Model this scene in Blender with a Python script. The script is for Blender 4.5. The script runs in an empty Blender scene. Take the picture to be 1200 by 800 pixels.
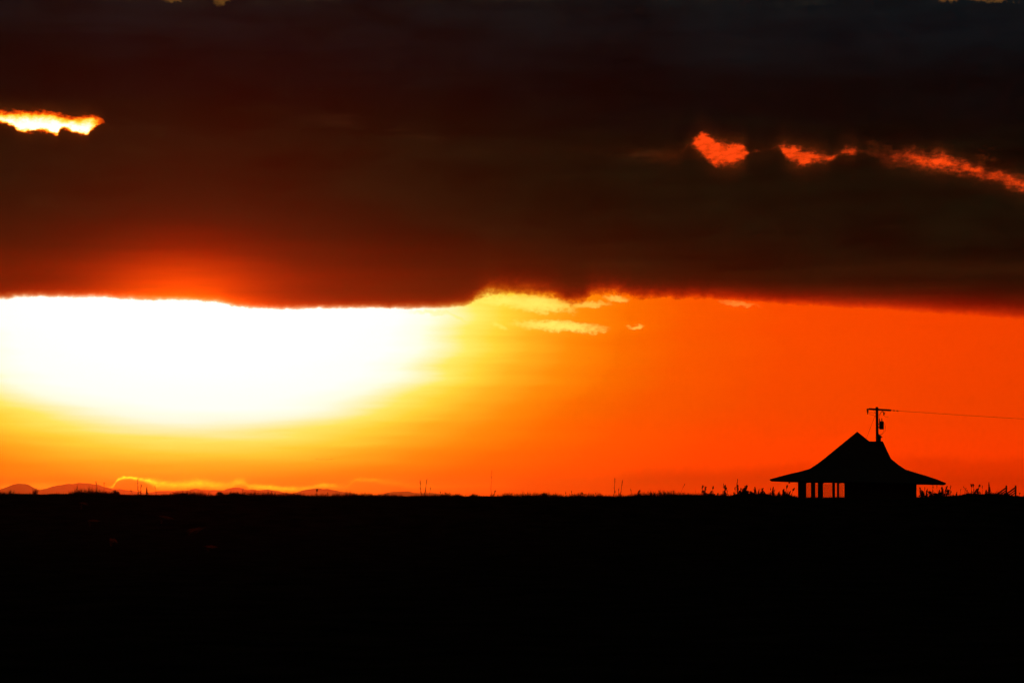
import bpy, bmesh, math, random
from mathutils import Vector, Matrix, noise as mnoise

random.seed(7)
R = math.radians
sc = bpy.context.scene
col = sc.collection

# ------------------------------------------------------------------ camera
F = 100.0 / 36.0 * 1200.0            # focal length in photograph pixels
EYE = 1.7                             # eye height above the near field
HORIZON = 582.0                       # photograph row of eye level
PITCH = math.atan((HORIZON - 400.0) / F)
cam = bpy.data.cameras.new('camera')
cam.lens = 100.0
cam.sensor_width = 36.0
cam.clip_start = 0.5
cam.clip_end = 200000.0
cam_o = bpy.data.objects.new('camera', cam)
col.objects.link(cam_o)
cam_o.location = (0, 0, EYE)
cam_o.rotation_euler = (math.pi / 2 + PITCH, 0, 0)
sc.camera = cam_o
sc.render.resolution_x, sc.render.resolution_y = 1024, 682
sc.view_settings.view_transform = 'Standard'
sc.view_settings.look = 'None'
sc.view_settings.gamma = 1.0
sc.view_settings.exposure = 0.0
sc.view_settings.use_curve_mapping = False
sc.cycles.use_denoising = True
sc.cycles.volume_bounces = 0
sc.cycles.max_bounces = 3
sc.cycles.diffuse_bounces = 1
sc.cycles.transparent_max_bounces = 16

# ------------------------------------------------------------------ sun
SUN_AZ = math.atan((225.0 - 600.0) / F)       # left of the view direction (+Y)
SUN_EL = (HORIZON - 393.0) / F
SUN_STRENGTH = 0.085
sun = bpy.data.lights.new('sun', 'SUN')
sun.energy = SUN_STRENGTH
sun.angle = R(0.5)
sun.color = (1.0, 0.03, 0.0)
sun_o = bpy.data.objects.new('sun', sun)
col.objects.link(sun_o)
sd = Vector((math.sin(SUN_AZ) * math.cos(SUN_EL), math.cos(SUN_AZ) * math.cos(SUN_EL), math.sin(SUN_EL)))
sun_o.rotation_euler = (-sd).to_track_quat('-Z', 'Y').to_euler()
sun_o.location = (-20, 100, 60)


def lin(*c):
    out = []
    for v in c:
        v = v / 255.0
        out.append(v / 12.92 if v <= 0.04045 else ((v + 0.055) / 1.055) ** 2.4)
    return tuple(out)


# ------------------------------------------------------------------ world
world = bpy.data.worlds.new('World')
sc.world = world
world.use_nodes = True
world.cycles.sampling_method = 'NONE'
NT = world.node_tree
NT.nodes.clear()


def node(kind, **kw):
    n = NT.nodes.new(kind)
    for k, v in kw.items():
        setattr(n, k, v)
    return n


def put(sock, v):
    if isinstance(v, (E, V)):
        NT.links.new(v.s, sock)
    else:
        sock.default_value = v


class E:                                # a scalar socket with arithmetic
    def __init__(self, s): self.s = s
    def __add__(a, b): return op('ADD', a, b)
    def __radd__(a, b): return op('ADD', b, a)
    def __sub__(a, b): return op('SUBTRACT', a, b)
    def __rsub__(a, b): return op('SUBTRACT', b, a)
    def __mul__(a, b): return op('MULTIPLY', a, b)
    def __rmul__(a, b): return op('MULTIPLY', b, a)
    def __truediv__(a, b): return op('DIVIDE', a, b)
    def __rtruediv__(a, b): return op('DIVIDE', b, a)
    def __pow__(a, b): return op('POWER', a, b)


class V:                                # a colour / vector socket
    def __init__(self, s): self.s = s
    def __add__(a, b): return vop('ADD', a, b)
    def __mul__(a, b):
        if isinstance(b, (E, float, int)):
            n = node('ShaderNodeVectorMath', operation='SCALE')
            put(n.inputs[0], a); put(n.inputs['Scale'], b)
            return V(n.outputs[0])
        return vop('MULTIPLY', a, b)


def op(kind, *a):
    n = node('ShaderNodeMath', operation=kind)
    for i, v in enumerate(a):
        put(n.inputs[i], v)
    return E(n.outputs[0])


def vop(kind, a, b):
    n = node('ShaderNodeVectorMath', operation=kind)
    put(n.inputs[0], a); put(n.inputs[1], b)
    return V(n.outputs[0])


def const(c):
    n = node('ShaderNodeCombineXYZ')
    for i in range(3):
        n.inputs[i].default_value = c[i]
    return V(n.outputs[0])


def vec(x, y, z):
    n = node('ShaderNodeCombineXYZ')
    put(n.inputs[0], x); put(n.inputs[1], y); put(n.inputs[2], z)
    return V(n.outputs[0])


def mix(a, b, f):
    n = node('ShaderNodeMix', data_type='VECTOR', clamp_factor=True)
    put(n.inputs[0], f); put(n.inputs[4], a); put(n.inputs[5], b)
    return V(n.outputs[1])


def smooth(x, a, b, lo=0.0, hi=1.0):
    n = node('ShaderNodeMapRange', interpolation_type='SMOOTHSTEP', clamp=True)
    put(n.inputs[0], x); put(n.inputs[1], a); put(n.inputs[2], b)
    put(n.inputs[3], lo); put(n.inputs[4], hi)
    return E(n.outputs[0])


def noise(x, y, seed, detail=4.0, rough=0.55):      # centred on 0, about +-0.5
    n = node('ShaderNodeTexNoise', noise_dimensions='2D')
    put(n.inputs['Vector'], vec(x + seed * 7.3, y - seed * 3.1, 0.0))
    n.inputs['Scale'].default_value = 1.0
    n.inputs['Detail'].default_value = detail
    n.inputs['Roughness'].default_value = rough
    return (E(n.outputs[0]) - 0.5) * 2.0


def curve(x, pts, kind='AUTO_CLAMPED'):             # piecewise function of x
    xs = [p[0] for p in pts]; ys = [p[1] for p in pts]
    x0, x1, y0, y1 = min(xs), max(xs), min(ys), max(ys)
    if y1 - y0 < 1e-6:
        y1 = y0 + 1
    n = node('ShaderNodeFloatCurve')
    c = n.mapping.curves[0]
    while len(c.points) < len(pts):
        c.points.new(0.5, 0.5)
    for p, (a, b) in zip(c.points, sorted(pts)):
        p.location = ((a - x0) / (x1 - x0), (b - y0) / (y1 - y0))
        p.handle_type = kind
    n.mapping.update()
    put(n.inputs['Value'], op('MINIMUM', op('MAXIMUM', (x - x0) / (x1 - x0), 0.0), 1.0))
    return E(n.outputs[0]) * (y1 - y0) + y0


def ramp(x, stops, x0, x1):
    n = node('ShaderNodeValToRGB')
    els = n.color_ramp.elements
    while len(els) < len(stops):
        els.new(0.5)
    for e, (p, c) in zip(els, stops):
        e.position = (p - x0) / (x1 - x0)
        e.color = (*c, 1)
    put(n.inputs[0], (x - x0) / (x1 - x0))
    return V(n.outputs[0])


def AP(px, py):
    """photograph point -> (azimuth, elevation) of that bit of sky, in units of 1/F radian"""
    dx, dy = px - 600.0, 400.0 - py
    y = F * math.cos(PITCH) - dy * math.sin(PITCH)
    z = F * math.sin(PITCH) + dy * math.cos(PITCH)
    return 600 + F * math.atan2(dx, y), HORIZON - F * math.atan2(z, math.hypot(dx, y))


def APS(pts): return [AP(*p) for p in pts]


tc = node('ShaderNodeTexCoord')
sep = node('ShaderNodeSeparateXYZ')
NT.links.new(tc.outputs['Generated'], sep.inputs[0])
dx_, dy_, dz_ = (E(sep.outputs[i]) for i in range(3))
X = op('ARCTAN2', dx_, dy_) * F + 600.0              # azimuth
Y = HORIZON - op('ARCSINE', dz_) * F                 # elevation, down positive

# wide, flat drift that breaks up every gradient, and a finer one for ragged edges
n_wide = noise(X * (1 / 330), Y * (1 / 26), 3.1, 4)
n_mid = noise(X * (1 / 60), Y * (1 / 22), 9.7, 4)
n_fine = noise(X * (1 / 15), Y * (1 / 10), 17.3, 4, 0.62)
n_tiny = noise(X * (1 / 5.5), Y * (1 / 4.2), 23.9, 2, 0.6)

n_wisp = noise((X + Y * 1.6) * (1 / 13), (Y - X * 0.22) * (1 / 5.0), 71.0, 3, 0.6)

# --- clear air between the horizon and the cloud deck, brightening to the sun
cx, cy = AP(236, 370)
ex = (X - cx) / 285.0
ey = (Y - cy) / 130.0
rad = (ex * ex + ey * ey) ** 0.5 + n_wide * 0.10
clear = ramp(rad, [
    (0.00, (1.35, 1.3, 1.2)), (0.80, (1.25, 1.18, 1.05)), (0.93, (1.2, 1.10, 0.86)), (1.02, (1.15, 1.0, 0.50)),
    (1.12, (1.10, 0.90, 0.14)), (1.24, (1.08, 0.72, 0.045)), (1.38, (1.07, 0.47, 0.015)),
    (1.55, (1.06, 0.28, 0.003)), (1.75, (1.05, 0.165, 0.0)), (2.0, (1.04, 0.105, 0.0)),
    (2.4, (1.02, 0.072, 0.0)), (3.0, (0.98, 0.058, 0.0)), (4.0, (0.86, 0.046, 0.0))], 0.0, 4.0)
clear = clear * (1.0 / (1.0 + (op('MAXIMUM', rad - 3.6, 0.0) * 0.28) ** 2.0))

clear = clear * vec(smooth(Y, 470.0, 578.0, 1.0, 1.45), 1.0, 1.0)      # deeper red towards the horizon

# low bank of thin cloud on the horizon, right half
bank_top = curve(X, APS([(-400, 600), (640, 600), (715, 566), (738, 552), (775, 548), (805, 549), (835, 551),
                         (870, 546), (910, 545), (980, 536), (1060, 533), (1150, 538), (1260, 530), (1800, 560)]))
bank = smooth(Y + n_fine * 7.0 + n_mid * 6.0, bank_top - 2.0, bank_top + 5.0) * smooth(Y, 576.0, 562.0, 0.3, 1.0)
clear = clear * (1.0 - bank * 0.19)

# sunlit rim of a low cloud just above the hills, left
LOW = [(-200, 566, 2, 0), (100, 571, 2, 0), (127, 571.5, 1.6, 0.2), (135, 564.5, 1.4, 1.0), (142, 560.6, 1.3, 1.1), (150, 559.3, 1.4, 1.2),
       (160, 560.3, 1.6, 1.1), (170, 562.3, 2.2, 1.0), (178, 564.5, 3.2, 1.0), (190, 567.5, 4.2, .8), (205, 568, 4.2, .75), (222, 567.2, 5.0, .7),
       (235, 566.0, 4.6, .9), (248, 568, 4.2, .7), (262, 569, 4.2, .45), (275, 566, 4.0, .5), (283, 564.5, 3.0, .7), (292, 570, 3.0, .45),
       (315, 571, 3.0, .6), (345, 573, 3.0, .5), (368, 571, 2.5, .4), (380, 568.5, 2.5, .7), (392, 569, 2.5, .6), (402, 570, 2.5, .3), (412, 565, 2.0, .3),
       (425, 562, 1.8, .45), (445, 564, 2.4, .35), (470, 567, 3, .25), (500, 570, 3, .2), (560, 569, 3, .12), (620, 569, 3, 0)]
low_y = curve(X, [AP(a, b) for a, b, c, d in LOW], 'AUTO_CLAMPED')
low_w = curve(X, [(AP(a, b)[0], c) for a, b, c, d in LOW])
low_s = curve(X, [(AP(a, b)[0], d) for a, b, c, d in LOW])
ld = (Y - low_y + n_tiny * 1.3 + n_fine * 1.8) / low_w
rim = op('EXPONENT', 0.0 - ld * ld) * low_s * (0.75 + n_fine * 0.8) * smooth(X, 420.0, 330.0, 0.5, 1.0)
clear = clear + const((0.45, 1.15, 0.03)) * op('MAXIMUM', rim, 0.0)
# the shaded hump under the rim
hump = smooth(Y, low_y + 1.0, low_y + 4.0) * smooth(X, AP(125, 565)[0], AP(140, 565)[0]) * smooth(X, AP(186, 565)[0], AP(166, 565)[0])
clear = clear * (1.0 - hump * 0.22)
# faint pale edges round the hills' tops, left
edge_l = smooth(X, AP(135, 565)[0], AP(60, 565)[0]) * smooth(X, -400.0, -100.0) * op('EXPONENT', ((Y - 571.0 + n_mid * 4.0) / 5.0) ** 2.0 * -1.0)
clear = clear + const((0.2, 0.22, 0.01)) * edge_l

# --- small sunlit cloudlets hanging under the deck
wx, wy = X + n_fine * 9.0 + n_tiny * 3.0, Y + n_fine * 5.0 + n_tiny * 3.0


def blob(x, y, a, b, slope=0.0):
    bx_, by_ = AP(x, y)
    u = (wx - bx_) / a
    v = (wy - by_ - (wx - bx_) * slope) / b
    return smooth(u * u + v * v + n_fine * 0.5 + n_wisp * 0.75, 1.5, -0.3)


cl = blob(655, 382, 52, 6.5, 0.06)
for b in ((628, 356, 46, 10, 0.10), (590, 352, 30, 7, 0.0), (745, 383, 9, 3, -0.1), (535, 371, 14, 2.2, 0.5), (585, 382, 10, 3, 0.4)):
    cl = op('MAXIMUM', cl, blob(*b) * (0.95 if b[3] > 4 else 0.55))
for b in ((505, 366, 26, 3.4, 0.05), (722, 350, 14, 4, 0.12), (865, 356, 22, 4.0, 0.12), (690, 357, 25, 4, 0.0)):
    cl = op('MAXIMUM', cl, blob(*b) * (0.2 if b[0] > 800 else 0.5))
cl = cl * (0.95 + n_fine * 0.4 + n_wisp * 0.5)
clear = mix(clear, const((1.2, 0.95, 0.15)), op('MINIMUM', op('MAXIMUM', cl, 0.0) * 1.0, 0.95))

# --- the deck of cloud
edge = curve(X, APS([(-700, 352), (-300, 345), (-120, 350), (0, 350), (40, 347.5), (100, 347.5), (160, 350.5), (215, 351.5), (262, 355),
                     (275, 358.5), (310, 361), (340, 362), (380, 361), (440, 361), (500, 361), (540, 359), (562, 349), (580, 344), (620, 345.5),
                     (655, 351), (675, 357), (688, 352), (696, 345), (715, 344.5), (745, 349), (790, 349.5), (850, 351), (900, 354.5), (960, 358),
                     (1030, 362), (1100, 366.5), (1200, 374), (1300, 381), (1500, 388), (2000, 380)]))
rough_here = smooth(X, 520.0, 570.0) * smooth(X, 930.0, 720.0)
depth = edge - Y + n_fine * (2.0 + rough_here * 4.5) + n_tiny * (0.9 + rough_here * 1.4) + n_mid * 1.6
dpos = op('MAXIMUM', depth + 1.0, 0.0)
soft = curve(X, [(-600, 1.0), (500, 1.0), (600, 1.9), (800, 1.6), (1000, 1.9), (1200, 2.4), (1800, 2.6)])
dn = dpos / soft
trans = vec(op('EXPONENT', dn * -0.28), op('EXPONENT', dn * -0.60), op('EXPONENT', dn * -0.9))
# the cloud's own dull colour, in flat layers
yl = Y - (X - 600.0) * 0.035 + n_wide * 22.0 + n_mid * 5.0
body = ramp(yl, [(-160, (.0030, .0068, .0070)), (-20, (.0028, .0056, .0056)), (30, (.0020, .0042, .0046)), (75, (.0008, .0024, .0028)), (110, (.0005, .0016, .0016)),
                 (136, (.0008, .0018, .0014)), (152, (.0020, .0028, .0013)), (172, (.0030, .0040, .0016)), (215, (.0030, .0042, .0015)), (270, (.0022, .0040, .0014)),
                 (320, (.0020, .0036, .0010)), (372, (.0030, .0036, .0008))], -160, 372)
n_streak = noise(X * (1 / 240), Y * (1 / 11), 57.0, 4, 0.6)
n_cloud = noise(X * (1 / 140), Y * (1 / 52), 41.0, 5, 0.58)
body = body * op('MAXIMUM', 0.92 + n_cloud * 1.0 + n_streak * 0.3, 0.15)
tone = smooth(X, 500.0, 1150.0) * smooth(Y, 110.0, 30.0)
body = body + const((0.0, 0.0012, 0.0026)) * tone
# brown streaks
st = op('EXPONENT', ((Y - 148.0 - (X - 430.0) * 0.11 + n_mid * 10.0) / 7.0) ** 2.0 * -1.0)
st = st * smooth(n_wide + n_cloud * 0.6, -0.08, 0.3) * smooth(X, 1000.0, 700.0) * smooth(X, 330.0, 430.0)
body = body + const(lin(34, 13, 5)) * st
st2 = op('EXPONENT', ((Y - 316.0 - (X - 1100.0) * 0.02 + n_mid * 8.0) / 9.0) ** 2.0 * -1.0) * smooth(X, 900.0, 1080.0)
body = body + const(lin(34, 11, 2)) * (st2 * 0.6)
top = smooth(Y + n_mid * 16.0 + n_wide * 14.0, 14.0, -14.0) * smooth(n_cloud + n_mid * 0.5, -0.1, 0.25)
body = body + const((0.018, 0.013, 0.004)) * top
for b in ((258, 1, 9, 6, 0.0), (200, -3, 14, 5, 0.0), (1112, -2, 14, 4, 0.0), (1170, -3, 40, 5, 0.0)):
    body = body + const((0.12, 0.05, 0.006)) * blob(*b)
# sunlight soaking through the cloud near the sun
gx, gy = AP(214, 352)
g1x, g1y = (X - gx) / 88.0, op('MINIMUM', (Y - gy) / 48.0, 0.1)
g2x, g2y = (X - gx) / 320.0, op('MINIMUM', (Y - gy) / 52.0, 0.1)
glow = op('EXPONENT', 0.0 - (g1x * g1x + g1y * g1y)) * 0.78 + op('EXPONENT', 0.0 - (g2x * g2x + g2y * g2y) ** 0.80) * 0.27
glow = glow * (1.0 + n_wide * 0.35)
body = body + vec(glow, glow * glow * 0.035 + glow * 0.030, 0.0)
lip = op('EXPONENT', dpos * -0.045) * smooth(X, 250.0, 700.0) * (1.0 + n_streak * 0.9)
body = body + const((0.055, 0.0065, 0.0004)) * op('MAXIMUM', lip, 0.0)
hot = op('EXPONENT', dpos * -0.16 - ((X - gx) / 75.0) ** 2.0)
body = body + const((0.5, 0.16, 0.0)) * hot
cover = smooth(depth, -2.0, 3.5)
sky = clear * trans
sky = sky + body * cover

# --- rents in the deck: bright one at the left
top_l = curve(X, APS([(-420, 140), (-260, 128), (0, 127.2), (30, 128), (50, 128), (70, 131), (90, 134), (102, 132.5), (112, 134), (119, 137), (123, 141), (126, 150), (140, 156)]))
bot_l = curve(X, APS([(-420, 138), (-260, 140), (-60, 139), (0, 145.5), (15, 149), (33, 157), (48, 155), (58, 157), (67, 160), (70, 154), (74, 153), (80, 155), (92, 158.5),
                      (103, 159.5), (106, 155), (111, 150.5), (117, 147.5), (122, 145), (126, 146), (140, 151)]))
wob = n_wisp * 2.6 + n_tiny * 1.0 + n_fine * 2.4
up_l = (Y - top_l + wob)
dn_l = (bot_l - Y + wob * 0.9)
heat = op('MINIMUM', smooth(up_l, -1.0, 17.0) ** 0.8, smooth(dn_l, -1.0, 6.5)) + n_fine * 0.14 + n_tiny * 0.06
heat = op('MINIMUM', heat, smooth(X + n_fine * 8.0, AP(121, 140)[0], AP(100, 140)[0], 0.24, 1.0))
heat = op('MULTIPLY', heat, smooth(op('MINIMUM', up_l, dn_l), -1.5, 2.5))
FIRE = [(0.0, (0, 0, 0)), (0.08, (0.08, 0.006, 0)), (0.2, (0.55, 0.03, 0)), (0.34, (1.0, 0.12, 0.002)), (0.46, (1.05, 0.42, 0.01)), (0.6, (1.08, 0.75, 0.06)),
        (0.74, (1.1, 0.92, 0.25)), (0.88, (1.15, 1.05, 0.7)), (1.0, (1.3, 1.25, 1.1))]
fire = ramp(heat, FIRE, 0.0, 1.0)
near_l = op('EXPONENT', op('MINIMUM', op('MINIMUM', up_l, dn_l), 0.0) / 7.0) * smooth(X, 150.0, 90.0) * smooth(op('MINIMUM', up_l, dn_l), -28.0, 0.0)
sky = sky + fire * smooth(X, AP(128, 140)[0], AP(116, 140)[0]) + const((0.035, 0.006, 0.0005)) * near_l

# --- and the broken red row at the right
TR = [(-300, 170, -14, 0), (700, 176, -10, .2), (790, 182, -6, 1), (806, 168, -3, 1), (813, 167, 4, 1), (821, 168, 10, 1), (832, 174, 14, 1), (845, 180, 12, 1), (858, 181, 11, 1), (868, 180, 10, 1),
      (873, 179, 5, 1), (880, 178, -3, .8), (906, 174, -4, .7), (912, 172, -1, 1), (920, 177, 6, .9), (932, 183, 9, .85), (945, 185, 8, .85), (954, 183, 4.5, .9), (964, 185, 4, .8), (974, 185, 3, .7),
      (979, 182, -2, .7), (984, 179, -1, .75), (989, 177, 3.5, .6), (996, 177, 4.5, .65), (1003, 177, 2.0, .55), (1008, 177, -1, .5), (1030, 184, 2, .25), (1042, 186, 5, .42), (1058, 184, 7, .5), (1075, 187, 7.5, .68),
      (1090, 190, 6, .8), (1102, 190, 8, 1), (1115, 193, 5, .8), (1128, 197, 6, .75), (1142, 200, 5.5, .7), (1158, 205, 5, .55), (1172, 207, 5, .62), (1186, 213, 6, .7), (1200, 217, 5.5, .75), (1240, 226, 5, .6), (1290, 234, -2, .5), (1800, 250, -8, 0)]
ty = curve(X, [AP(a, b) for a, b, c, d in TR])
th = curve(X, [(AP(a, b)[0], c) for a, b, c, d in TR])
ts = curve(X, [(AP(a, b)[0], d) for a, b, c, d in TR])
tw = n_fine * 6.0 + n_wisp * 4.0 + 1.5
frag = smooth(X, 1010.0, 1045.0)
td = th - op('ABSOLUTE', Y - ty + n_mid * 1.5 + n_tiny * 1.5) + tw * 0.8
ember = smooth(td + frag * n_mid * 4.0, -4.0 - frag * 3.0, 6.0 + frag * 2.0) * (0.92 + n_fine * (0.40 + frag * 0.3) + n_wisp * 0.45) * ts
red = ramp(ember, [(0.0, (0, 0, 0)), (0.25, (0.07, 0.006, 0.001)), (0.5, (0.32, 0.02, 0.002)), (0.8, (0.8, 0.045, 0.002)), (1.0, (1.0, 0.06, 0.004))], 0.0, 1.0)
haze_r = op('EXPONENT', op('MINIMUM', td + 2.0, 0.0) / 9.0) * ts
haze_r = haze_r * smooth(td, -34.0, -6.0) * (1.0 + n_mid * 1.2)
sky = sky + red + const((0.042, 0.006, 0.0006)) * haze_r
wisp = blob(1158, 184, 13, 12, 0.0) + blob(1035, 172, 22, 8, 0.0) * 0.6 + blob(1085, 177, 30, 6, 0.05) * 0.7
sky = sky + const((0.10, 0.011, 0.001)) * wisp * smooth(n_fine + n_mid * 0.7, -0.25, 0.5)

# --- the faint physical sky behind it all
nish = node('ShaderNodeTexSky', sky_type='NISHITA')
nish.sun_disc = False
nish.sun_elevation = SUN_EL
nish.sun_rotation = SUN_AZ
nish.dust_density = 6.0
nish.air_density = 2.0
sky = sky + V(nish.outputs[0]) * const((0.0002, 0.0001, 0.0001))

bg = node('ShaderNodeBackground')
put(bg.inputs['Color'], sky)
bg.inputs['Strength'].default_value = 1.0
wo = node('ShaderNodeOutputWorld')
NT.links.new(bg.outputs[0], wo.inputs['Surface'])


# ------------------------------------------------------------------ materials
def material(name, c, rough=0.85, var=0.35, scale=6.0, bump=0.3, stretch=(1, 1, 1)):
    m = bpy.data.materials.new(name)
    m.use_nodes = True
    t = m.node_tree
    b = t.nodes['Principled BSDF']
    co = t.nodes.new('ShaderNodeTexCoord')
    mp = t.nodes.new('ShaderNodeMapping')
    mp.inputs['Scale'].default_value = stretch
    nz = t.nodes.new('ShaderNodeTexNoise')
    nz.inputs['Scale'].default_value = scale
    nz.inputs['Detail'].default_value = 5
    rp = t.nodes.new('ShaderNodeValToRGB')
    rp.color_ramp.elements[0].position = 0.3
    rp.color_ramp.elements[1].position = 0.7
    rp.color_ramp.elements[0].color = (*[v * (1 - var) for v in c], 1)
    rp.color_ramp.elements[1].color = (*[min(1, v * (1 + var)) for v in c], 1)
    bp = t.nodes.new('ShaderNodeBump')
    bp.inputs['Strength'].default_value = bump
    bp.inputs['Distance'].default_value = 0.02
    L = t.links.new
    L(co.outputs['Object'], mp.inputs[0]); L(mp.outputs[0], nz.inputs['Vector'])
    L(nz.outputs[0], rp.inputs[0]); L(rp.outputs[0], b.inputs['Base Color'])
    L(nz.outputs[0], bp.inputs['Height']); L(bp.outputs[0], b.inputs['Normal'])
    b.inputs['Roughness'].default_value = rough
    b.inputs['Specular IOR Level'].default_value = 0.2
    return m


M = {}
M['soil'] = material('soil', (0.03, 0.025, 0.018), 1.0, 0.5, 0.8, 0.1)
M['soil'].node_tree.nodes['Principled BSDF'].inputs['Specular IOR Level'].default_value = 0.0
M['grass'] = material('dark_grass', (0.035, 0.04, 0.018), 0.9, 0.4, 3.0, 0.1)
M['weed'] = material('dry_weed', (0.06, 0.045, 0.025), 0.9, 0.4, 8.0, 0.1)
M['shingle'] = material('roof_shingle', (0.05, 0.042, 0.036), 0.9, 0.4, 9.0, 0.6, (1, 1, 5))
M['timber'] = material('weathered_timber', (0.11, 0.085, 0.06), 0.85, 0.35, 5.0, 0.4, (6, 6, 0.6))
M['board'] = material('wall_board', (0.14, 0.11, 0.085), 0.85, 0.3, 4.0, 0.4, (6, 6, 0.5))
M['pole'] = material('creosote_pole', (0.06, 0.045, 0.032), 0.85, 0.35, 6.0, 0.4, (6, 6, 0.5))
M['steel'] = material('grey_steel', (0.16, 0.165, 0.17), 0.5, 0.15, 6.0, 0.1)
M['porcelain'] = material('brown_porcelain', (0.10, 0.05, 0.03), 0.3, 0.15, 6.0, 0.0)
M['wire'] = material('dull_wire', (0.05, 0.05, 0.05), 0.6, 0.1, 6.0, 0.0)
M['rock'] = material('far_hill_forest', (0.04, 0.05, 0.035), 0.95, 0.4, 0.002, 0.2)
M['feather'] = material('dark_feather', (0.05, 0.045, 0.04), 0.9, 0.2, 20.0, 0.0)

m = bpy.data.materials.new('dry_straw')
m.use_nodes = True
t = m.node_tree
b = t.nodes['Principled BSDF']
b.inputs['Base Color'].default_value = (0.30, 0.22, 0.11, 1)
b.inputs['Roughness'].default_value = 0.5
tr = t.nodes.new('ShaderNodeBsdfTranslucent')
nz = t.nodes.new('ShaderNodeTexNoise'); nz.inputs['Scale'].default_value = 9.0
rp = t.nodes.new('ShaderNodeValToRGB')
rp.color_ramp.elements[0].color = (0.45, 0.11, 0.03, 1); rp.color_ramp.elements[1].color = (0.65, 0.18, 0.05, 1)
mx = t.nodes.new('ShaderNodeMixShader'); mx.inputs[0].default_value = 0.8
t.links.new(nz.outputs[0], rp.inputs[0]); t.links.new(rp.outputs[0], b.inputs['Base Color']); t.links.new(rp.outputs[0], tr.inputs['Color'])
t.links.new(b.outputs[0], mx.inputs[1]); t.links.new(tr.outputs[0], mx.inputs[2])
t.links.new(mx.outputs[0], t.nodes['Material Output'].inputs['Surface'])
M['straw'] = m

m = bpy.data.materials.new('dusty_glass')
m.use_nodes = True
t = m.node_tree
t.nodes.remove(t.nodes['Principled BSDF'])
tp = t.nodes.new('ShaderNodeBsdfTransparent')
nz = t.nodes.new('ShaderNodeTexNoise'); nz.inputs['Scale'].default_value = 3.0; nz.inputs['Detail'].default_value = 4
rp = t.nodes.new('ShaderNodeValToRGB')
rp.color_ramp.elements[0].color = (0.86, 0.86, 0.86, 1); rp.color_ramp.elements[1].color = (0.97, 0.97, 0.97, 1)
gl = t.nodes.new('ShaderNodeBsdfGlossy'); gl.inputs['Roughness'].default_value = 0.05
mx = t.nodes.new('ShaderNodeMixShader'); mx.inputs[0].default_value = 0.05
t.links.new(nz.outputs[0], rp.inputs[0]); t.links.new(rp.outputs[0], tp.inputs['Color'])
t.links.new(tp.outputs[0], mx.inputs[1]); t.links.new(gl.outputs[0], mx.inputs[2])
t.links.new(mx.outputs[0], t.nodes['Material Output'].inputs['Surface'])
M['glass'] = m


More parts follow.
